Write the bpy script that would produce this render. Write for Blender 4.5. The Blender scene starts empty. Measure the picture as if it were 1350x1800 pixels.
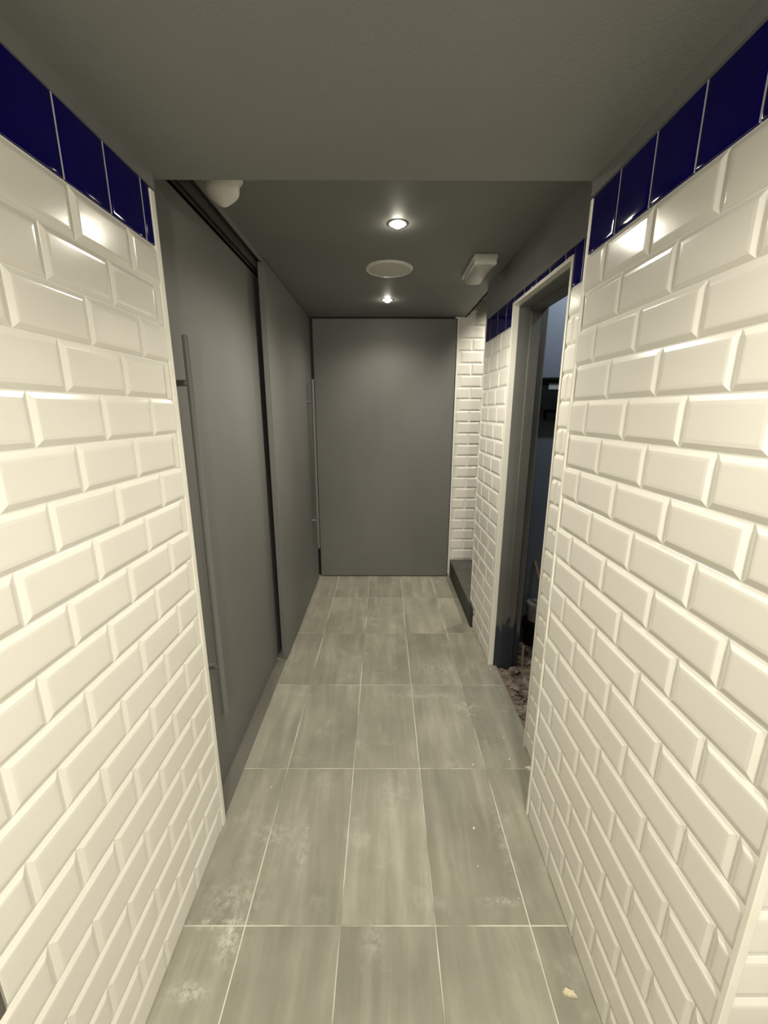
import bpy, bmesh, math, random
from mathutils import Vector, Matrix, noise
random.seed(7)
C = bpy.context.scene.collection
scn = bpy.context.scene
PI = math.pi

# ------------------------------------------------------------------ materials
def new_mat(name):
    m = bpy.data.materials.new(name); m.use_nodes = True
    nt = m.node_tree; b = nt.nodes['Principled BSDF']
    return m, nt, b
def mottled(name, col, col2, scale=6, rough=.5, bump=.0, bscale=80, spec=.5, stretch=(1,1,1), rvar=.0):
    """base colour mottled between two near tones, with a fine surface bump"""
    m, nt, b = new_mat(name); N, L = nt.nodes, nt.links
    tc = N.new('ShaderNodeTexCoord'); mp = N.new('ShaderNodeMapping'); mp.inputs['Scale'].default_value = stretch
    L.new(tc.outputs['Object'], mp.inputs['Vector'])
    nz = N.new('ShaderNodeTexNoise'); nz.inputs['Scale'].default_value = scale; nz.inputs['Detail'].default_value = 5
    L.new(mp.outputs['Vector'], nz.inputs['Vector'])
    cr = N.new('ShaderNodeValToRGB'); cr.color_ramp.elements[0].position = .35; cr.color_ramp.elements[1].position = .68
    cr.color_ramp.elements[0].color = (*col, 1); cr.color_ramp.elements[1].color = (*col2, 1)
    L.new(nz.outputs['Fac'], cr.inputs['Fac']); L.new(cr.outputs['Color'], b.inputs['Base Color'])
    b.inputs['Roughness'].default_value = rough; b.inputs['Specular IOR Level'].default_value = spec
    if rvar:
        mr = N.new('ShaderNodeMapRange'); mr.inputs['To Min'].default_value = rough-rvar; mr.inputs['To Max'].default_value = rough+rvar
        L.new(nz.outputs['Fac'], mr.inputs['Value']); L.new(mr.outputs['Result'], b.inputs['Roughness'])
    if bump:
        n2 = N.new('ShaderNodeTexNoise'); n2.inputs['Scale'].default_value = bscale; n2.inputs['Detail'].default_value = 2
        L.new(tc.outputs['Object'], n2.inputs['Vector'])
        bp = N.new('ShaderNodeBump'); bp.inputs['Strength'].default_value = bump; bp.inputs['Distance'].default_value = .004
        L.new(n2.outputs['Fac'], bp.inputs['Height']); L.new(bp.outputs['Normal'], b.inputs['Normal'])
    return m
def glow(name, col, strength):
    m, nt, b = new_mat(name); b.inputs['Base Color'].default_value = (*col, 1)
    b.inputs['Emission Color'].default_value = (*col, 1); b.inputs['Emission Strength'].default_value = strength
    return m

M = {}
M['grey_paint'] = mottled('dark_grey_satin_paint', (.158,.162,.153), (.175,.180,.170), 3, .5, .12, 160, .4, rvar=.06)
M['ceiling_paint'] = mottled('dark_grey_matt_paint', (.200,.206,.193), (.218,.224,.211), 2, .62, .10, 120, .4)
M['door_paint'] = mottled('dark_grey_door_paint', (.148,.146,.136), (.168,.166,.155), 2.5, .48, .08, 90, .32, stretch=(1,1,.4), rvar=.07)
M['jamb_paint'] = mottled('grey_jamb_paint', (.125,.124,.114), (.165,.163,.150), 3.5, .5, .1, 90, .35, stretch=(1,1,.5))
M['tile'] = mottled('white_glazed_metro_tile', (.765,.735,.665), (.795,.765,.695), 4, .16, .10, 9, .5)
M['grout'] = mottled('cream_wall_grout', (.76,.74,.67), (.82,.80,.73), 30, .8)
M['grey_grout'] = mottled('pale_grey_grout', (.52,.51,.50), (.60,.59,.57), 30, .8)
M['blue'] = mottled('cobalt_glazed_tile', (.0018,.0003,.070), (.0028,.0006,.090), 5, .06, .06, 8, .13)
M['white_trim'] = mottled('white_plastic_edge_trim', (.80,.77,.68), (.84,.81,.73), 12, .35)
M['white_plastic'] = mottled('aged_white_plastic', (.62,.61,.56), (.68,.67,.61), 20, .4)
M['dome_plastic'] = mottled('white_dome_plastic', (.80,.79,.74), (.84,.83,.78), 20, .35)
M['lens_plastic'] = mottled('frosted_grey_diffuser', (.36,.35,.31), (.42,.41,.36), 25, .35)
M['grille'] = mottled('pale_grey_mesh_grille', (.46,.45,.41), (.60,.59,.53), 260, .6)
M['dark_strip'] = mottled('dark_grey_floor_strip', (.125,.119,.098), (.165,.157,.130), 9, .6, .05, 40, .25, stretch=(1,.3,1))
M['black_metal'] = mottled('black_anodised_track', (.010,.010,.009), (.018,.018,.015), 30, .4)
M['track_metal'] = mottled('dark_bronze_track_fin', (.045,.044,.036), (.06,.058,.047), 30, .45)
M['black_plastic'] = mottled('black_plastic', (.008,.009,.010), (.014,.015,.017), 20, .45)
M['step_top'] = mottled('dark_charcoal_step_tile', (.062,.057,.052), (.080,.074,.067), 12, .5)
M['step_front'] = mottled('black_step_riser', (.022,.021,.019), (.032,.030,.027), 14, .55)
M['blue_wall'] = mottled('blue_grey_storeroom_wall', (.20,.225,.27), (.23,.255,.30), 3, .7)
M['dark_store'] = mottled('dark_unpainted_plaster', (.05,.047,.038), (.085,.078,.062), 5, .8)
M['backing'] = mottled('grey_tile_adhesive', (.10,.085,.07), (.17,.15,.125), 14, .85, .3, 60)
M['concrete'] = mottled('broken_concrete_floor', (.10,.075,.055), (.27,.21,.155), 16, .9, .5, 50)
M['rubble'] = mottled('brown_grey_rubble', (.070,.052,.040), (.33,.28,.225), 13, .9, .4, 70)
M['wood'] = mottled('pale_pine_wood', (.40,.27,.15), (.52,.37,.22), 10, .6, stretch=(6,6,1))
M['bucket'] = mottled('dusty_white_bucket', (.38,.35,.33), (.50,.47,.44), 14, .5)
M['crumb'] = mottled('plaster_crumb_white', (.66,.62,.54), (.78,.74,.66), 20, .9)
M['chip'] = mottled('splintered_pine_chip', (.58,.50,.34), (.70,.62,.45), 60, .8)
M['paper'] = mottled('white_paper_label', (.55,.56,.58), (.62,.63,.65), 30, .7)
M['bulb'] = glow('warm_white_lamp_lens', (1.0,.93,.78), 55)
M['reflector'] = mottled('brass_lamp_reflector', (.42,.34,.14), (.48,.39,.18), 10, .3)
M['bezel'] = mottled('grey_painted_bezel', (.16,.155,.14), (.18,.175,.155), 10, .45)

def scuffed_foot(m, top, col):
    """bare blue-black primer showing in a ragged patch at the foot of a painted frame"""
    nt = m.node_tree; N, L = nt.nodes, nt.links; b = N['Principled BSDF']
    src = b.inputs['Base Color'].links[0].from_socket
    tc = N.new('ShaderNodeTexCoord'); sp = N.new('ShaderNodeSeparateXYZ'); L.new(tc.outputs['Object'], sp.inputs[0])
    mp = N.new('ShaderNodeMapping'); mp.inputs['Scale'].default_value = (1,1,.25); L.new(tc.outputs['Object'], mp.inputs['Vector'])
    nz = N.new('ShaderNodeTexNoise'); nz.inputs['Scale'].default_value = 28; nz.inputs['Detail'].default_value = 4; L.new(mp.outputs['Vector'], nz.inputs['Vector'])
    h = N.new('ShaderNodeMath'); h.operation = 'MULTIPLY_ADD'; L.new(nz.outputs['Fac'], h.inputs[0]); h.inputs[1].default_value = .42
    L.new(sp.outputs['Z'], h.inputs[2])
    r = N.new('ShaderNodeMapRange'); r.inputs['From Min'].default_value = top+.19; r.inputs['From Max'].default_value = top+.24
    r.inputs['To Min'].default_value = 1; r.inputs['To Max'].default_value = 0; L.new(h.outputs[0], r.inputs['Value'])
    mx = N.new('ShaderNodeMix'); mx.data_type = 'RGBA'; mx.inputs['B'].default_value = (*col,1)
    L.new(r.outputs['Result'], mx.inputs['Factor']); L.new(src, mx.inputs['A']); L.new(mx.outputs['Result'], b.inputs['Base Color'])
scuffed_foot(M['jamb_paint'], .30, (.040,.045,.058))
def floor_material():
    m, nt, b = new_mat('streaked_grey_porcelain_floor'); N, L = nt.nodes, nt.links
    tc = N.new('ShaderNodeTexCoord')
    def node(t, **k):
        n = N.new(t)
        for a, v in k.items(): n.inputs[a].default_value = v
        return n
    def math_(op, a, bb):
        n = N.new('ShaderNodeMath'); n.operation = op
        for i, v in enumerate((a, bb)):
            if isinstance(v, (int, float)): n.inputs[i].default_value = v
            else: L.new(v, n.inputs[i])
        return n.outputs[0]
    at = N.new('ShaderNodeAttribute'); at.attribute_name = 'tile_shift'
    add = N.new('ShaderNodeVectorMath'); add.operation = 'ADD'
    L.new(tc.outputs['Object'], add.inputs[0]); L.new(at.outputs['Vector'], add.inputs[1])
    mp = node('ShaderNodeMapping', Scale=(9, 1.2, 1)); L.new(add.outputs[0], mp.inputs['Vector'])
    n1 = node('ShaderNodeTexNoise', Scale=1.6, Detail=6, Roughness=.6, Distortion=.35); L.new(mp.outputs['Vector'], n1.inputs['Vector'])
    r1 = N.new('ShaderNodeValToRGB'); e = r1.color_ramp.elements
    e[0].position = .30; e[0].color = (.240,.228,.182,1); e[1].position = .72; e[1].color = (.375,.354,.284,1)
    k = e.new(.52); k.color = (.292,.278,.220,1)
    L.new(n1.outputs['Fac'], r1.inputs['Fac'])
    n0 = node('ShaderNodeTexNoise', Scale=2.3, Detail=5, Roughness=.55); L.new(add.outputs[0], n0.inputs['Vector'])
    m0 = N.new('ShaderNodeMapRange'); m0.inputs['From Min'].default_value = .3; m0.inputs['From Max'].default_value = .7
    m0.inputs['To Min'].default_value = .80; m0.inputs['To Max'].default_value = 1.16; L.new(n0.outputs['Fac'], m0.inputs['Value'])
    hm = N.new('ShaderNodeHueSaturation'); L.new(r1.outputs['Color'], hm.inputs['Color']); L.new(m0.outputs['Result'], hm.inputs['Value'])
    # trodden plaster dust, in blotches and smears
    n2 = node('ShaderNodeTexNoise', Scale=5.5, Detail=7, Roughness=.65); L.new(tc.outputs['Object'], n2.inputs['Vector'])
    d = N.new('ShaderNodeMapRange'); d.inputs['From Min'].default_value = .57; d.inputs['From Max'].default_value = .80
    d.inputs['To Max'].default_value = .5; L.new(n2.outputs['Fac'], d.inputs['Value'])
    dust = d.outputs['Result']
    n3 = node('ShaderNodeTexNoise', Scale=42, Detail=5, Roughness=.7); L.new(tc.outputs['Object'], n3.inputs['Vector'])
    sp = N.new('ShaderNodeSeparateXYZ'); L.new(tc.outputs['Object'], sp.inputs[0])
    X, Y = sp.outputs['X'], sp.outputs['Y']
    # smears: centre x, y, half-length x, half-width y, strength
    for (x, y, a, bw, s) in ((-.48,.93,.035,.06,.75),(-.52,.96,.09,.015,.6),(-.50,1.03,.09,.06,.35),(-.42,1.25,.09,.05,.3),(-.55,.80,.05,.02,.7),
                             (.26,2.05,.16,.02,.40),(.30,2.30,.10,.05,.3),(-.10,2.95,.07,.012,.5),(.46,1.96,.06,.03,.55),(.48,1.91,.02,.05,.55),
                             (-.30,1.18,.02,.09,.3),(-.03,.92,.03,.04,.4),(.46,1.25,.02,.16,.32),(.40,1.02,.06,.012,.5),(.02,1.4,.03,.12,.22)):
        u = math_('DIVIDE', math_('SUBTRACT', X, x), a); v = math_('DIVIDE', math_('SUBTRACT', Y, y), bw)
        r2 = math_('ADD', math_('MULTIPLY', u, u), math_('MULTIPLY', v, v))
        g = math_('POWER', 2.718, math_('MULTIPLY', r2, -1.0))
        mk = N.new('ShaderNodeMapRange'); mk.inputs['From Min'].default_value = .42; mk.inputs['From Max'].default_value = .62
        mk.inputs['To Max'].default_value = min(1, s*1.35); L.new(n3.outputs['Fac'], mk.inputs['Value'])
        dust = math_('MAXIMUM', dust, math_('MULTIPLY', g, mk.outputs['Result']))
    mx = N.new('ShaderNodeMix'); mx.data_type = 'RGBA'; mx.inputs['B'].default_value = (.56,.545,.48,1)
    L.new(dust, mx.inputs['Factor']); L.new(hm.outputs['Color'], mx.inputs['A'])
    hs = N.new('ShaderNodeHueSaturation'); L.new(mx.outputs['Result'], hs.inputs['Color'])
    a2 = N.new('ShaderNodeAttribute'); a2.attribute_name = 'tile_tone'; L.new(a2.outputs['Fac'], hs.inputs['Value'])
    L.new(hs.outputs['Color'], b.inputs['Base Color'])
    b.inputs['Roughness'].default_value = .55; b.inputs['Specular IOR Level'].default_value = .2
    bp = N.new('ShaderNodeBump'); bp.inputs['Strength'].default_value = .08; bp.inputs['Distance'].default_value = .003
    L.new(n3.outputs['Fac'], bp.inputs['Height']); L.new(bp.outputs['Normal'], b.inputs['Normal'])
    return m
M['floor'] = floor_material()
def floor_grout():
    m, nt, b = new_mat('pale_floor_grout'); N, L = nt.nodes, nt.links
    tc = N.new('ShaderNodeTexCoord'); nz = N.new('ShaderNodeTexNoise'); nz.inputs['Scale'].default_value = 3.2; nz.inputs['Detail'].default_value = 6
    L.new(tc.outputs['Object'], nz.inputs['Vector'])
    r = N.new('ShaderNodeValToRGB'); e = r.color_ramp.elements
    e[0].position = .40; e[0].color = (.30,.285,.23,1); e[1].position = .56; e[1].color = (.62,.60,.51,1)
    L.new(nz.outputs['Fac'], r.inputs['Fac']); L.new(r.outputs['Color'], b.inputs['Base Color']); b.inputs['Roughness'].default_value = .9
    return m
M['floor_grout'] = floor_grout()

# ------------------------------------------------------------------ mesh helpers
def box(bm, a, b):
    (x0,y0,z0),(x1,y1,z1) = a, b
    v = [bm.verts.new(p) for p in ((x0,y0,z0),(x1,y0,z0),(x1,y1,z0),(x0,y1,z0),(x0,y0,z1),(x1,y0,z1),(x1,y1,z1),(x0,y1,z1))]
    for f in ((0,3,2,1),(4,5,6,7),(0,1,5,4),(1,2,6,5),(2,3,7,6),(3,0,4,7)): bm.faces.new([v[i] for i in f])
def lathe(bm, prof, n=40, close=False):
    rings = []
    for r, z in prof:
        if r < 1e-6: rings.append([bm.verts.new((0,0,z))])
        else: rings.append([bm.verts.new((r*math.cos(2*PI*i/n), r*math.sin(2*PI*i/n), z)) for i in range(n)])
    for A, B in zip(rings, rings[1:]):
        for i in range(n):
            j = (i+1) % n
            f = [A[i % len(A)], A[j % len(A)], B[j % len(B)], B[i % len(B)]]
            f = list(dict.fromkeys(f))
            if len(f) > 2: bm.faces.new(f)
def tube(bm, p, q, r, n=20, r2=None):
    p, q = Vector(p), Vector(q); d = (q-p).normalized()
    a = d.orthogonal().normalized(); b = d.cross(a); r2 = r if r2 is None else r2
    A = [bm.verts.new(p + (a*math.cos(2*PI*i/n)+b*math.sin(2*PI*i/n))*r) for i in range(n)]
    B = [bm.verts.new(q + (a*math.cos(2*PI*i/n)+b*math.sin(2*PI*i/n))*r2) for i in range(n)]
    for i in range(n): bm.faces.new((A[i], A[(i+1)%n], B[(i+1)%n], B[i]))
    bm.faces.new(A[::-1]); bm.faces.new(B)
def obj(name, bm, mat, parent=None, smooth=False, bevel=0, kind=None):
    bmesh.ops.recalc_face_normals(bm, faces=bm.faces[:])
    me = bpy.data.meshes.new(name); bm.to_mesh(me); bm.free()
    me.materials.append(mat if not isinstance(mat, str) else M[mat])
    o = bpy.data.objects.new(name, me); C.objects.link(o)
    if smooth:
        for p in me.polygons: p.use_smooth = True
        me.set_sharp_from_angle(angle=math.radians(35))
    if bevel:
        md = o.modifiers.new('edge_bevel', 'BEVEL'); md.width = bevel; md.segments = 3; md.limit_method = 'ANGLE'
        md.harden_normals = False
    if parent: o.parent = parent
    if kind: o['kind'] = kind
    return o
def boxes(name, mat, lst, parent=None, bevel=0, kind=None):
    bm = bmesh.new()
    for a, b in lst: box(bm, a, b)
    return obj(name, bm, mat, parent, bevel=bevel, kind=kind)
def tag(o, label, cat, group=None, kind=None):
    o['label'] = label; o['category'] = cat
    if group: o['group'] = group
    if kind: o['kind'] = kind
    return o
def empty(name, loc, rz=0):
    o = bpy.data.objects.new(name, None); C.objects.link(o); o.location = loc; o.rotation_euler = (0,0,rz)
    o.empty_display_size = .05
    return o
def struct(name, loc=(0,0,0)):
    o = empty(name, loc); o['kind'] = 'structure'; return o

# a run of wall tiles in wall coordinates: u along the wall, z up, n out of the wall; 'put' maps (u, z, n) to the place
def metro(put, u_lo, u_hi, zt, dz, rows, du, joint, skip=None, bev=.0120, depth=.0042, gap=.0026, base=.004, rise=None):
    bm = bmesh.new()
    for i in range(rows):
        z1 = zt - i*dz; z0 = z1 - dz
        off = joint(i); k = math.floor((u_lo-off)/du)
        lo, hi = u_lo, u_hi
        if skip: lo, hi = skip(i, lo, hi)
        while off + k*du < hi:
            a, b = off + k*du, off + (k+1)*du
            k += 1
            if b <= lo + .004: continue
            a0, b0 = a+gap/2, b-gap/2; c0, d0 = z0+gap/2, z1-gap/2
            j = random.uniform(-.0004, .0004)
            pa, pb = max(a0, lo+gap/2), min(b0, hi)
            if pb - pa < .036:          # a narrow cut strip has no bevel left
                t = bmesh.new(); box(t, (pa, c0, 0), (pb, d0, base+.0012))
                vm = {v: bm.verts.new(put(*v.co)) for v in t.verts}
                for f in t.faces: bm.faces.new([vm[v] for v in f.verts])
                t.free(); continue
            def ring(e, n):
                return [(a0+e, c0+e, n), (b0-e, c0+e, n), (b0-e, d0-e, n), (a0+e, d0-e, n)]
            t = bmesh.new()
            prof = [(0, 0), (.0003, base-.0008), (.0012, base), (bev-.0012, base+depth-.0005), (bev+.0012, base+depth+j), (bev+.006, base+depth+.0003+j)]
            R = [[t.verts.new(p) for p in ring(e, n)] for e, n in prof]
            for A, B in zip(R, R[1:]):
                for q in range(4): t.faces.new((A[q], A[(q+1)%4], B[(q+1)%4], B[q]))
            t.faces.new(R[-1])
            for (pos, nrm) in ((lo, -1), (hi, 1)):
                if (nrm < 0 and a0 < pos) or (nrm > 0 and b0 > pos):
                    bmesh.ops.bisect_plane(t, geom=t.verts[:]+t.edges[:]+t.faces[:], plane_co=(pos,0,0), plane_no=(nrm,0,0), clear_outer=True)
            vm = {v: bm.verts.new(put(*v.co)) for v in t.verts}
            for f in t.faces: bm.faces.new([vm[v] for v in f.verts])
            t.free()
    return bm
def blue_band(put, u_lo, u_hi, off, du, z0, z1, gap=.0032, n=.0085):
    """glazed square tiles with softly pillowed edges"""
    bm = bmesh.new(); k = math.floor((u_lo-off)/du)
    while off + k*du < u_hi:
        a, b = off+k*du+gap/2, off+(k+1)*du-gap/2; k += 1
        a, b = max(a, u_lo), min(b, u_hi)
        if b - a < .004: continue
        prof = [(0,0),(0,n-.0026),(.0007,n-.0016),(.002,n-.0009),(.005,n-.0004),(.011,n-.0001),(.020,n)]
        R = [[bm.verts.new(put(*p)) for p in ((a+e,z0+.001+e,m),(b-e,z0+.001+e,m),(b-e,z1-e,m),(a+e,z1-e,m))] for e, m in prof if b-a > 2*e+.001]
        for A, B in zip(R, R[1:]):
            for q in range(4): bm.faces.new((A[q], A[(q+1)%4], B[(q+1)%4], B[q]))
        bm.faces.new(R[-1])
    return bm
def blue_grout(put, lst, parent):
    return on_wall(put, 'blue_tile_grout', 'grey_grout', [((a,z0,.0),(b,z1,.0068)) for a, b, z0, z1 in lst], parent)
def on_wall(put, name, mat, lst, parent, bevel=0):
    """boxes given in wall coordinates"""
    bm = bmesh.new()
    for a, b in lst:
        t = bmesh.new(); box(t, a, b)
        vm = {v: bm.verts.new(put(*v.co)) for v in t.verts}
        for f in t.faces: bm.faces.new([vm[v] for v in f.verts])
        t.free()
    return obj(name, bm, mat, parent, bevel=bevel)

# ------------------------------------------------------------------ dimensions (metres, camera at x=0 y=0)
ZS, ZC = 2.233, 2.400          # soffit of the entrance, corridor ceiling
XL, XR = -.633, .589           # faces of the entrance piers
FACE = .0092                   # tile face above its wall
YE = 3.82

# ------------------------------------------------------------------ floor
def make_floor():
    root = struct('floor')
    bm = bmesh.new()
    box(bm, (-.80,.2,-.06), (.735,3.90,-.0016)); box(bm, (-2.2,-2.6,-.06), (2.2,.2,-.0016))
    obj('floor_grout', bm, 'floor_grout', root)
    bm = bmesh.new(); ls = bm.faces.layers.float_vector.new('tile_shift') if hasattr(bm.faces.layers, 'float_vector') else None
    faces = []
    for i in range(-8, 9):
        for j in range(-6, 6):
            x0, x1 = -.1362+.305*i, -.1362+.305*(i+1); y0, y1 = .9551+.5944*j, .9551+.5944*(j+1)
            if y1 > .2: xa, xb = -.80, .735
            else: xa, xb = -2.2, 2.2
            g = .0022
            a0, a1, b0, b1 = max(x0+g, xa), min(x1-g, xb), y0+g, min(y1-g, 3.9)
            if a1-a0 < .01 or b1-b0 < .01: continue
            R = [[bm.verts.new(p) for p in ((a0+e,b0+e,z),(a1-e,b0+e,z),(a1-e,b1-e,z),(a0+e,b1-e,z))] for e, z in ((0,-.003),(0,-.0009),(.0009,0))]
            s = (random.uniform(-9,9), random.uniform(-9,9), 0); t = random.uniform(.95,1.05)
            for A, B in zip(R, R[1:]):
                for q in range(4): faces.append((bm.faces.new((A[q],A[(q+1)%4],B[(q+1)%4],B[q])), s, t))
            faces.append((bm.faces.new(R[-1]), s, t))
    bm.faces.index_update()
    data = [(f.index, s, t) for f, s, t in faces]
    o = obj('floor_tiles', bm, 'floor', root)
    me = o.data
    va = me.attributes.new('tile_shift', 'FLOAT_VECTOR', 'FACE'); ta = me.attributes.new('tile_tone', 'FLOAT', 'FACE')
    for i, s, t in data: va.data[i].vector = s; ta.data[i].value = t
make_floor()

# ------------------------------------------------------------------ entrance pier on the left
putL = lambda u, z, n: (XL - FACE + n, u, z)
wl = struct('wall_left')
boxes('pier_core', 'backing', [((-2.2,.30,0),(XL-FACE-.0005,1.300,2.192))], wl)
boxes('plaster_strip', 'grey_paint', [((XL-FACE-.05,.30,2.193),(XL+.001,1.303,ZS+.002))], wl)
on_wall(putL, 'wall_grout', 'grout', [((.30,-.0,-.002),(1.280,2.194,.0032))], wl)
def skipL(i, lo, hi): return (.472, hi) if i == 13 else (lo, hi)
zL, dz, du = 1.6364, .1024, .1976
jl = lambda i: .7561 + (.0988 if (i-4) % 2 else 0)
obj('metro_tiles', metro(putL, .30, 1.276, zL+4*dz, dz, 20, du, jl, skipL), 'tile', wl)
blue_grout(putL, [(.30,1.276,2.0485,2.1925)], wl)
obj('blue_tile_band', blue_band(putL, .30, 1.276, .945, .1458, 2.047, 2.193), 'blue', wl, smooth=True)
on_wall(putL, 'edge_trim', 'white_trim', [((1.277,0,-.004),(1.300,2.188,.0105))], wl, bevel=.002)
# dark bare patch where a tile end is missing
on_wall(putL, 'bare_patch', 'backing', [((.30,zL-10*dz+.001,.0),(.471,zL-9*dz-.001,.0045))], wl)

# ------------------------------------------------------------------ entrance pier on the right
putR = lambda u, z, n: (XR + FACE - n, u, z)
wr = struct('wall_right')
boxes('pier_core', 'backing', [((XR+FACE+.0005,.492,0),(.70,1.325,2.192)), ((.70,.492,0),(2.2,1.325,2.6))], wr)
boxes('plaster_strip', 'grey_paint', [((XR-.001,.484,2.193),(.75,1.336,ZS+.002))], wr)
on_wall(putR, 'wall_grout', 'grout', [((.484,0,-.002),(1.326,2.194,.0032))], wr)
zR = 1.6337
jr = lambda i: .7273 + (.0988 if (i-3) % 2 else 0)
obj('metro_tiles', metro(putR, .490, 1.324, zR+4*dz, dz, 20, du, jr), 'tile', wr)
blue_grout(putR, [(.484,1.324,2.0445,2.1895)], wr)
obj('blue_tile_band', blue_band(putR, .484, 1.324, .908, .1395, 2.043, 2.190), 'blue', wr, smooth=True)
on_wall(putR, 'edge_trim', 'white_trim', [((1.3245,0,-.02),(1.335,2.186,.0108)), ((.480,0,-.006),(.491,2.186,.0100))], wr, bevel=.0015)
putF = lambda u, z, n: (u, .4835 + FACE - n, z)      # the end of the pier, facing out of the corridor
on_wall(putF, 'wall_grout', 'grout', [((XR+.006,0,-.002),(2.2,2.194,.0032))], wr)
obj('metro_tiles', metro(putF, XR+.009, 2.2, zR+4*dz, dz, 20, du, lambda i: .59 + (.0988 if i % 2 else 0)), 'tile', wr)

# ------------------------------------------------------------------ recessed wall on the right with the doorway
def XW(y): return .700 - .0133*(y-1.30)
putW = lambda u, z, n: (XW(u) + FACE - n, u, z)
D0, D1, DZ = 1.668, 2.362, 2.163       # doorway trim, outer edges
WEND = 2.925
w2 = struct('wall_recess')
on_wall(putW, 'plaster_strip', 'grey_paint', [((1.326,2.190,-.10),(WEND,ZC+.01,.0085))], w2)
on_wall(putW, 'wall_core', 'backing', [((1.326,0,-.10),(D0+.01,2.192,-.0005)), ((D1-.01,0,-.10),(WEND,2.192,-.0005)), ((D0,DZ-.01,-.10),(D1,2.192,-.0005))], w2)
on_wall(putW, 'wall_grout', 'grout', [((1.326,0,-.002),(D0+.005,2.192,.0032)), ((D1-.005,0,-.002),(WEND-.008,2.192,.0032)), ((D0,DZ-.004,-.002),(D1,2.192,.0032))], w2)
zW = 1.640
jw = lambda i: 1.6200 + (.0988 if (i-1) % 2 else 0)
jw2 = lambda i: 2.538 + (.052 if i % 2 else 0)
obj('metro_tiles', metro(putW, 1.337, D0, zW+4*dz, dz, 20, du, jw), 'tile', w2)
obj('metro_tiles', metro(putW, D1, WEND-.012, zW+4*dz, dz, 20, du, jw2), 'tile', w2)
blue_grout(putW, [(1.337,D0,2.0515,2.1895),(D1,WEND-.012,2.0515,2.1895),(D0,D1,DZ,2.1895)], w2)
obj('blue_tile_band', blue_band(putW, 1.337, D0, 1.597, .150, 2.050, 2.190), 'blue', w2, smooth=True)
obj('blue_tile_band', blue_band(putW, D1, WEND-.012, 2.478, .168, 2.050, 2.190), 'blue', w2, smooth=True)
obj('blue_tile_band', blue_band(putW, D0, D1, 1.747, .150, DZ, 2.190), 'blue', w2, smooth=True)
on_wall(putW, 'edge_trim', 'white_trim', [((WEND-.0115,0,-.10),(WEND,2.19,.0105))], w2, bevel=.002)
# white trim lining the edge of the opening
TW, TD = .016, .030
on_wall(putW, 'doorway_trim', 'white_trim', [((D0,0,-.022),(D0+TW,DZ,.0115)), ((D1-TW,.0,-.022),(D1,DZ,.0115)), ((D0+TW,DZ-TW,-.022),(D1-TW,DZ,.0115))], w2, bevel=.0015)

# painted door lining in the opening
d4 = struct('door_4')
I0, I1, IZ = D0+TW, D1-TW, DZ-TW
on_wall(putW, 'door_jamb', 'jamb_paint', [((I1-.006,-.01,-.175),(I1+.02,IZ+.02,-.020)), ((I0-.02,-.01,-.175),(I0+.006,IZ+.02,-.020))], d4, bevel=.002)
on_wall(putW, 'door_head', 'grey_paint', [((I0-.02,IZ-.008,-.175),(I1+.02,IZ+.03,-.020))], d4, bevel=.002)
on_wall(putW, 'door_stop', 'jamb_paint', [((I1-.020,-.01,-.135),(I1-.002,IZ-.004,-.082)), ((I0+.002,-.01,-.135),(I0+.020,IZ-.004,-.082)), ((I0,IZ-.024,-.135),(I1,IZ-.004,-.082))], d4, bevel=.002)

# ------------------------------------------------------------------ storeroom beyond the doorway
SX0, SX1, SY0, SY1 = .875, 2.0, 1.40, 2.745
st = struct('wall_storeroom')
boxes('end_wall', 'blue_wall', [((.80,SY1,-.05),(SX1+.1,SY1+.06,2.75))], st)
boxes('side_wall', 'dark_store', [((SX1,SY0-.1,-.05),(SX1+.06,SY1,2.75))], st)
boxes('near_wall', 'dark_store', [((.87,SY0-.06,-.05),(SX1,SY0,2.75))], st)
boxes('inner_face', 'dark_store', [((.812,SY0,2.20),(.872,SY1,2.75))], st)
bm = bmesh.new(); pr = [(.862,1.86),(.880,1.92),(.899,1.986),(.920,2.066),(.936,2.145),(.950,2.22),(.965,2.33),(.985,2.75),(.862,2.75)]
A_, B_ = [[bm.verts.new((x, y, z)) for x, z in pr] for y in (SY1-.10, SY1)]
for k_ in range(len(pr)): bm.faces.new((A_[k_], A_[(k_+1)%len(pr)], B_[(k_+1)%len(pr)], B_[k_]))
bm.faces.new(A_); bm.faces.new(B_[::-1]); obj('corner_wedge', bm, 'dark_store', st)  # dark wedge with a curved edge, high in the end wall corner
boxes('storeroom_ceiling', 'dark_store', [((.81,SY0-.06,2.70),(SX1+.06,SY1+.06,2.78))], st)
sf = boxes('floor_storeroom', 'concrete', [((.735,SY0-.06,-.10),(SX1+.06,SY1+.06,-.022))], kind='structure')

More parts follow.
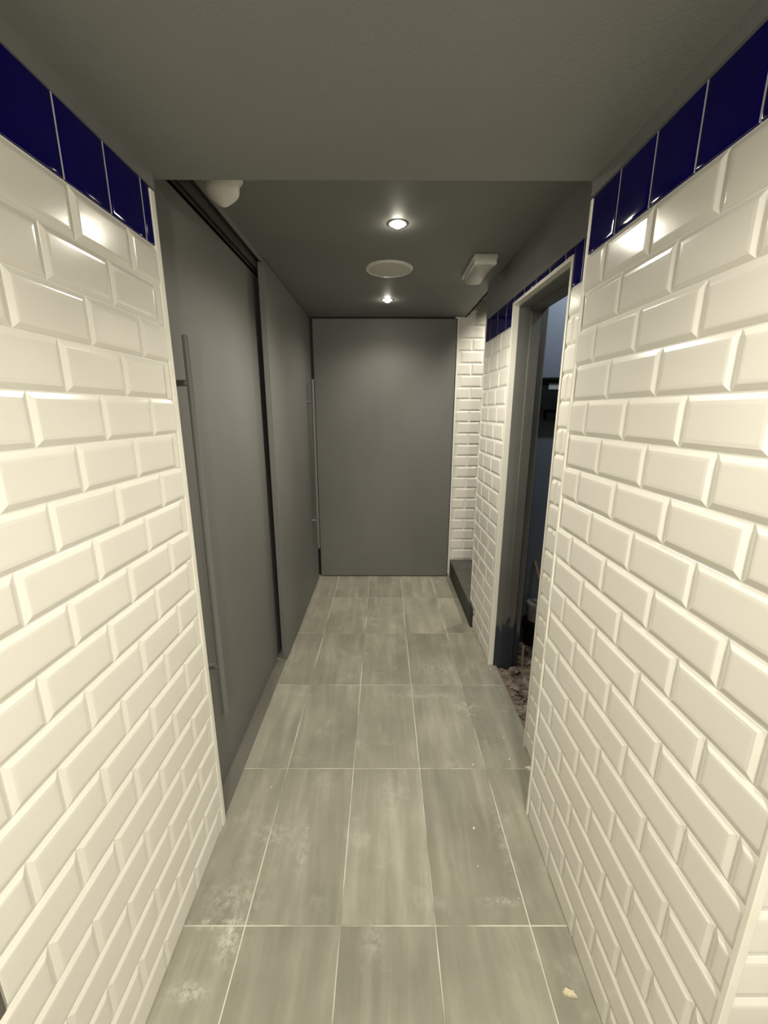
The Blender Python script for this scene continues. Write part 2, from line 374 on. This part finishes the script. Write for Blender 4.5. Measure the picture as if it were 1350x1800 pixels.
def rock(bm, c, r):
    t = bmesh.new(); bmesh.ops.create_icosphere(t, subdivisions=2, radius=r)
    s = Vector((random.uniform(.7,1.4), random.uniform(.7,1.4), random.uniform(.5,.9))); o = Vector([random.uniform(0,99) for _ in range(3)])
    rot = Matrix.Rotation(random.uniform(0,6), 3, 'Z') @ Matrix.Rotation(random.uniform(-.5,.5), 3, 'X')
    for v in t.verts:
        d = v.co.normalized(); k = 1 + .55*noise.noise(d*1.9+o)
        v.co = rot @ Vector((d.x*s.x, d.y*s.y, d.z*s.z))*r*k
    vm = {v: bm.verts.new(v.co+Vector(c)) for v in t.verts}
    for f in t.faces: bm.faces.new([vm[v] for v in f.verts])
    t.free()
bm = bmesh.new()
for _ in range(620):
    x = .755 + abs(random.gauss(0,.28)); y = random.uniform(1.72, 2.66)
    r = random.choice((.005,.006,.008,.011,.015,.020))
    if x > 1.6: continue
    if x < .88 and not (D0+.07 < y < D1-.05): continue
    if x < .79: r = min(r, .010)
    if any(math.hypot(x-a, y-b) < c + r*1.6 for a, b, c in ((1.262,2.64,.093),(1.085,2.655,.086),(.905,2.335,.010),(1.150,2.30,.05),(1.14,2.40,.05),(1.12,2.5,.04))): continue
    if r > .015 and random.random() < .4: r *= 1.5
    rock(bm, (x, y, -.022 + r*.35), r)
ru = obj('rubble', bm, 'rubble', smooth=True)
tag(ru, 'heap of brown broken plaster rubble on the storeroom floor inside the open doorway', 'rubble', kind='stuff')

def tub(name, loc, r, h, label, mat='bucket'):
    t = empty(name, loc)
    bm = bmesh.new(); lathe(bm, [(0,0),(r*.86,0),(r*.88,.006),(r*.97,h*.80),(r*1.03,h*.805),(r*1.03,h*.84),(r,h*.85),(r*1.02,h),(r*.96,h),(r*.84,.02),(0,.02)], 36)
    obj('tub_body', bm, mat, t, smooth=True)
    bm = bmesh.new(); lathe(bm, [(0,h+.004),(r*.92,h+.004),(r*.94,h+.010),(r*1.06,h+.010),(r*1.07,h-.012),(r*1.045,h-.012),(r*1.04,h+.001),(0,h+.001)], 36)
    obj('lid', bm, mat, t, smooth=True)
    return tag(t, label, 'bucket')
tub('plaster_tub', (1.262,2.640,-.022), .085, .20, 'pale grey plaster tub standing on the storeroom floor behind the rubble')
tub('paint_tub', (1.085,2.655,-.022), .078, .17, 'dark tub under the small white pot in the storeroom corner', 'black_plastic')
tub('small_pot', (1.085,2.650,.159), .062, .125, 'small white pot stacked on the dark tub in the storeroom corner')

bm = bmesh.new(); tube(bm, (1.150,2.30,-.022), (1.077,2.730,.575), .011, 14)
tag(obj('wooden_pole', bm, 'wood', smooth=True), 'pale wooden pole leaning on the blue grey storeroom end wall', 'pole')
bm = bmesh.new(); box(bm, (-.004,-.006,0), (.004,.006,.165))
o = obj('timber_strip', bm, 'wood'); o.location = (.905,2.335,-.018); o.rotation_euler = (.03,-.05,.2)
tag(o, 'thin upright timber strip in the rubble beside the far door jamb', 'timber')

# black box on a bracket at the storeroom end wall
bx = empty('wall_box', (1.075, SY1, 1.69))
boxes('box_body', 'black_plastic', [((-.085,-.065,-.075),(.12,-.004,.085))], bx, bevel=.004)
boxes('lower_box', 'black_plastic', [((-.030,-.055,-.140),(.12,-.004,-.076))], bx, bevel=.004)
boxes('bracket', 'black_metal', [((-.090,-.085,.110),(.13,0,.122)), ((-.080,-.012,.08),(-.060,0,.112)), ((.09,-.012,.08),(.11,0,.112))], bx)
boxes('paper_label', 'paper', [((-.035,-.0665,.052),(.028,-.0645,.088))], bx)
tag(bx, 'black box with white label under a bracket on the storeroom wall', 'box')

# ------------------------------------------------------------------ side passage with the step, at the far right
ns = struct('wall_side_passage')
putN = lambda u, z, n: (u, YE + .012 + FACE - n, z)
on_wall(putN, 'wall_core', 'backing', [((.636,0,-.08),(1.9,3.0,-.0005))], ns)
on_wall(putN, 'wall_grout', 'grout', [((.650,0,-.002),(1.9,3.0,.0032))], ns)
obj('metro_tiles', metro(putN, .650, 1.9, .180+28*dz, dz, 28, du, lambda i: .585 + (.0988 if i % 2 else 0)), 'tile', ns)
boxes('passage_core', 'backing', [((.80,WEND-.07,0),(1.9,WEND-.005,3.0)), ((1.9,WEND-.07,0),(1.96,YE+.1,3.0))], ns)
boxes('passage_ceiling', 'ceiling_paint', [((.690,WEND-.06,3.0),(1.96,YE+.1,3.06)), ((.690,WEND-.06,ZC+.1),(.70,YE+.1,3.0))], ns)
stp = struct('step')
boxes('riser', 'step_front', [((.664,WEND-.10,-.001),(.700,YE+.012,.158))], stp)
boxes('tread', 'step_top', [((.662,WEND-.05,.158),(1.9,YE+.012,.176))], stp, bevel=.002)

# ------------------------------------------------------------------ ceilings
ce = struct('ceiling')
boxes('entrance_soffit', 'ceiling_paint', [((-2.2,-2.6,ZS),(2.2,1.335,2.62))], ce)
boxes('ceiling_void', 'ceiling_paint', [((-.80,1.335,ZC+.08),(.715,YE+.1,ZC+.1)),((.705,1.335,ZC),(.715,YE+.1,ZC+.08)),((-.80,YE+.09,ZC),(.715,YE+.1,ZC+.08))], ce)

LAMPS = ((.060,2.028),(.027,3.271))
bm = bmesh.new()       # corridor ceiling with the two lamp openings cut through it
v = [bm.verts.new(p) for p in ((-.80,1.335,ZC),(.715,1.335,ZC),(.715,YE+.1,ZC),(-.80,YE+.1,ZC))]
ed = [bm.edges.new((v[i],v[(i+1)%4])) for i in range(4)]
for (lx, ly) in LAMPS:
    c = [bm.verts.new((lx+.0365*math.cos(2*PI*i/40), ly+.0365*math.sin(2*PI*i/40), ZC)) for i in range(40)]
    ed += [bm.edges.new((c[i],c[(i+1)%40])) for i in range(40)]
bmesh.ops.triangle_fill(bm, edges=ed, use_beauty=True)
obj('corridor_ceiling', bm, 'ceiling_paint', ce)

# ------------------------------------------------------------------ room behind the camera
wb = struct('wall_back')
boxes('back_wall', 'grey_paint', [((-2.25,-2.65,0),(2.25,-2.6,2.62))], wb)
boxes('outer_wall', 'tile', [((-2.25,-2.6,0),(-2.2,.484,2.62)), ((2.2,-2.6,0),(2.25,.484,2.62))], wb)

# ------------------------------------------------------------------ left: sliding doors and track
w3 = struct('wall_far_left')
boxes('rear_wall', 'grey_paint', [((-.86,1.25,0),(-.765,YE+.1,2.5))], w3)
boxes('pier_return', 'grey_paint', [((-.765,1.2995,0),(-.748,1.302,2.4)), ((-.76,1.3005,2.19),(XL-.012,1.3035,ZC))], w3)
def pull(parent, x_door, x_bar, y, z0, z1, s0, s1, r=.0115):
    bm = bmesh.new(); tube(bm, (x_bar,y,z0), (x_bar,y,z1), r, 24)
    h = obj('pull_handle', bm, 'door_paint', parent, smooth=True, bevel=.002)
    for z in (s0, s1):
        bm = bmesh.new(); tube(bm, (x_door,y,z), (x_bar,y,z), r*.85, 20)
        obj('handle_post', bm, 'door_paint', h, smooth=True)
d2 = struct('door_2')
boxes('door_panel', 'door_paint', [((-.744,1.304,.008),(-.704,2.95,2.327))], d2, bevel=.002)
pull(d2, -.704, -.655, 1.447, .385, 1.846, .605, 1.695, .0125)
d3 = struct('door_3')
boxes('door_panel', 'door_paint', [((-.670,2.405,.008),(-.634,3.760,2.372))], d3, bevel=.002)
pull(d3, -.634, -.585, 3.505, .405, 1.860, .665, 1.68, .0125)
t2 = struct('floor_strip')
boxes('dark_floor_strip', 'dark_strip', [((-.716,1.303,-.001),(-.642,2.404,.0012))], t2)  # thin darker strip lying on the floor along the left doors
tr = empty('sliding_door_track', (-.690,1.34,ZC))
def tb(lst): return [((a[0]+.690,a[1]-1.34,a[2]-ZC),(b[0]+.690,b[1]-1.34,b[2]-ZC)) for a, b in lst]
Y0, Y1 = 1.340, YE-.02
boxes('track_housing', 'black_metal', tb([((-.748,Y0,2.382),(-.652,Y1,ZC-.0005)), ((-.748,Y0,2.340),(-.743,Y1,2.382))]), tr)
boxes('track_fin', 'track_metal', tb([((-.700,Y0,2.335),(-.694,Y1,2.382))]), tr)
boxes('track_fin', 'track_metal', tb([((-.684,Y0,2.342),(-.676,Y1,2.382))]), tr)
boxes('track_cover', 'ceiling_paint', tb([((-.657,Y0,2.375),(-.651,Y1,ZC-.0006))]), tr)
tag(tr, 'dark twin channel sliding door track along the ceiling above the left doors', 'door track')

# ------------------------------------------------------------------ end door
d1 = struct('door_1')
boxes('door_panel', 'door_paint', [((-.620,YE,.010),(.634,YE+.045,2.384))], d1, bevel=.002)
wf = struct('wall_end')
boxes('end_wall', 'black_metal', [((-.80,YE+.05,0),(.636,YE+.10,2.5))], wf)
t1 = struct('trim_1')
boxes('door_edge_trim', 'white_trim', [((.641,YE-.004,.03),(.655,YE+.02,2.40)), ((.62,YE-.003,2.388),(.70,YE+.012,2.398))], t1, bevel=.0015)

# ------------------------------------------------------------------ ceiling fittings
def downlight(loc, label):
    t = empty('ceiling_downlight', loc)
    bm = bmesh.new(); lathe(bm, [(.0345,.012),(.0345,-.001),(.036,-.003),(.043,-.002),(.044,-.0002)], 40); obj('bezel', bm, 'bezel', t, smooth=True)
    bm = bmesh.new(); lathe(bm, [(.0345,.001),(.032,.006),(.026,.009)], 40); obj('reflector', bm, 'reflector', t, smooth=True)
    bm = bmesh.new(); lathe(bm, [(0,-.018),(.008,-.0172),(.016,-.0135),(.022,-.007),(.0250,.002),(.0255,.010)], 40); obj('lamp_lens', bm, 'bulb', t, smooth=True)
    bm = bmesh.new(); lathe(bm, [(.0360,.0005),(.0360,.050),(0,.050)], 40); obj('housing', bm, 'black_metal', t, smooth=True)
    return tag(t, label, 'light', 'lit ceiling downlights')
downlight((.060,2.028,ZC), 'lit round downlight in the dark ceiling, nearer of the two, before the speaker')
downlight((.027,3.271,ZC), 'lit round downlight in the dark ceiling, farther of the two, near the end door')

t = empty('ceiling_speaker', (.030,2.600,ZC))
bm = bmesh.new(); lathe(bm, [(.118,-.001),(.118,-.008),(.122,-.011),(.130,-.010),(.136,-.004),(.137,0)], 64); obj('rim', bm, 'white_plastic', t, smooth=True)
bm = bmesh.new(); lathe(bm, [(0,-.0105),(.05,-.010),(.09,-.009),(.117,-.0065)], 64); obj('grille', bm, 'grille', t, smooth=True)
tag(t, 'round white ceiling speaker between the two downlights', 'speaker')

t = empty('emergency_light', (.532,2.545,ZC))
boxes('back_plate', 'white_plastic', [((-.062,-.178,-.022),(.062,.178,-.0005))], t, bevel=.004)
bm = bmesh.new()
W, H = .055, .160      # a tray of curved section with round corners
def rr(w, h, r, z, n=8):
    return [bm.verts.new((sx*(w-r)+r*math.cos(a), sy*(h-r)+r*math.sin(a), z)) for (sx, sy, a0) in ((1,1,0),(-1,1,PI/2),(-1,-1,PI),(1,-1,3*PI/2)) for a in [a0+PI/2*i/n for i in range(n+1)]]
R = [rr(W,H,.02,-.020), rr(W,H,.02,-.040), rr(W-.006,H-.006,.02,-.052), rr(W-.018,H-.018,.018,-.060)]
for A, B in zip(R, R[1:]):
    for i in range(len(A)): bm.faces.new((A[i], A[(i+1)%len(A)], B[(i+1)%len(A)], B[i]))
bm.faces.new(R[-1]); obj('diffuser', bm, 'lens_plastic', t, smooth=True)
boxes('end_cap', 'white_plastic', [((-.058,-.176,-.050),(.058,-.134,-.020))], t, bevel=.006)
boxes('test_indicator', 'grille', [((-.020,-.178,-.0535),(.020,-.150,-.049))], t, bevel=.002)
tag(t, 'white rectangular emergency light with grey diffuser on the ceiling above the doorway', 'light')

t = empty('dome_camera', (-.556,1.625,ZC))
bm = bmesh.new(); lathe(bm, [(0,-.0005),(.070,-.0005),(.071,-.010),(.070,-.026),(.066,-.032),(.058,-.034),(0,-.034)], 48); obj('base', bm, 'white_plastic', t, smooth=True)
bm = bmesh.new(); lathe(bm, [(.0575,-.030),(.0575,-.050),(.0565,-.062),(.053,-.071),(.045,-.080),(.034,-.090),(.022,-.1000),(.012,-.1065),(.005,-.1095),(0,-.110)], 48); obj('dome', bm, 'dome_plastic', t, smooth=True)
boxes('side_tab', 'white_plastic', [((.046,-.045,-.046),(.074,-.015,-.012))], t, bevel=.005)
tag(t, 'white dome camera with pointed cover on the ceiling beside the door track', 'camera')

# ------------------------------------------------------------------ scraps on the floor
def scrap(name, x, y, r, mat, label, cat, seed, flat=.35):
    random.seed(seed); bm = bmesh.new(); n = 9
    top = []; bot = []
    for i in range(n):
        a = 2*PI*i/n; k = r*random.uniform(.45,1.15)
        p = (k*math.cos(a)*1.3, k*math.sin(a)*.8)
        top.append(bm.verts.new((p[0]*.8,p[1]*.8,r*flat*random.uniform(.7,1.3)))); bot.append(bm.verts.new((*p,0)))
    for i in range(n): bm.faces.new((bot[i],bot[(i+1)%n],top[(i+1)%n],top[i]))
    bm.faces.new(top); bm.faces.new(bot[::-1])
    o = obj(name, bm, mat); o.location = (x,y,.0003)
    return tag(o, label, cat)
scrap('wood_chip', .532, .797, .017, 'chip', 'pale wood chip on the floor by the foot of the right tiled wall', 'chip', 4)
o = scrap('plaster_flake', .668, 1.545, .016, 'crumb', 'white plaster flake on the floor at the corner beyond the right tiled pier', 'flake', 11, .6)
bm = bmesh.new()
random.seed(21)
for (x,y) in [(-.30,1.27),(.37,1.36),(.36,1.27),(.345,1.13),(.46,1.03),(.40,2.27),(.36,2.15),(.44,2.08),(.55,1.95),(.61,1.73),(.60,1.60),(.42,1.57),(-.62,2.0),(.52,2.4),(.25,2.5),(-.49,1.45),(-.09,1.65),(.67,2.32),(.69,2.30),(.715,2.27),(.70,2.10),(.71,1.95)]:
    rock(bm, (x,y,.0012), random.uniform(.0016,.0034))
tag(obj('plaster_crumbs', bm, 'crumb'), 'tiny white plaster crumbs scattered over the grey floor tiles', 'crumbs', kind='stuff')

# ------------------------------------------------------------------ light
def spot(name, loc, energy, size, blend, col, radius=.03, target=None):
    l = bpy.data.lights.new(name, 'SPOT'); l.energy = energy; l.spot_size = math.radians(size); l.spot_blend = blend
    l.color = col; l.shadow_soft_size = radius
    o = bpy.data.objects.new(name, l); C.objects.link(o); o.location = loc
    d = (Vector(target)-Vector(loc)) if target else Vector((0,0,-1))
    o.rotation_euler = d.to_track_quat('-Z','Y').to_euler()
    return o
WARM = (1.0,.95,.82)
# LIGHTS
for (nm, x, y, z, e) in (('corridor_lamp',.060,2.028,ZC-.012,29), ('corridor_lamp',.027,3.271,ZC-.012,9.5),
                         ('entrance_lamp',.10,.42,ZS-.012,6.5), ('entrance_lamp',.44,.0,ZS-.012,20), ('entrance_lamp',-.44,.0,ZS-.012,7)):
    spot(nm, (x,y,z-.03), e, 156, .8, WARM, .04)
spot('passage_fill', (1.30,3.30,2.9), 44, 75, .7, WARM, .04, target=(1.05,3.83,1.2))  # added fill, no fitting: brightens the tiled back wall of the passage
l = bpy.data.lights.new('storeroom_lamp', 'POINT'); l.energy = 8.5; l.color = (.80,.90,1.0); l.shadow_soft_size = .05
o = bpy.data.objects.new('storeroom_lamp', l); C.objects.link(o); o.location = (1.30,2.20,2.62)
l = bpy.data.lights.new('entrance_fill', 'POINT'); l.energy = 44; l.color = WARM; l.shadow_soft_size = .08  # unseen fill light added in mid-air behind the camera, lifts soffit and walls
o = bpy.data.objects.new('entrance_fill', l); C.objects.link(o); o.location = (.13,-1.3,1.9)
# ENDLIGHTS
w = bpy.data.worlds.new('world'); scn.world = w; w.use_nodes = True
w.node_tree.nodes['Background'].inputs['Color'].default_value = (.02,.02,.02,1)

# ------------------------------------------------------------------ camera
cam = bpy.data.cameras.new('camera'); co = bpy.data.objects.new('camera', cam); C.objects.link(co)
cam.sensor_fit = 'VERTICAL'; cam.sensor_height = 36; cam.lens = 716.55/1800*36; cam.clip_start = .02
p, yaw, roll = .2401, .0014, .0019
fwd = Vector((math.sin(yaw)*math.cos(p), math.cos(yaw)*math.cos(p), -math.sin(p)))
right = Vector((math.cos(yaw), -math.sin(yaw), 0)); up = right.cross(fwd)
r2 = right*math.cos(roll) - up*(-math.sin(roll)); u2 = fwd.cross(r2)*-1
u2 = r2.cross(fwd)
co.matrix_world = Matrix(((r2.x,u2.x,-fwd.x,0),(r2.y,u2.y,-fwd.y,0),(r2.z,u2.z,-fwd.z,1.6),(0,0,0,1)))
scn.camera = co
vs = scn.view_settings; vs.view_transform = 'Standard'; vs.look = 'None'; vs.exposure = 1.38; vs.gamma = 1; vs.use_curve_mapping = False
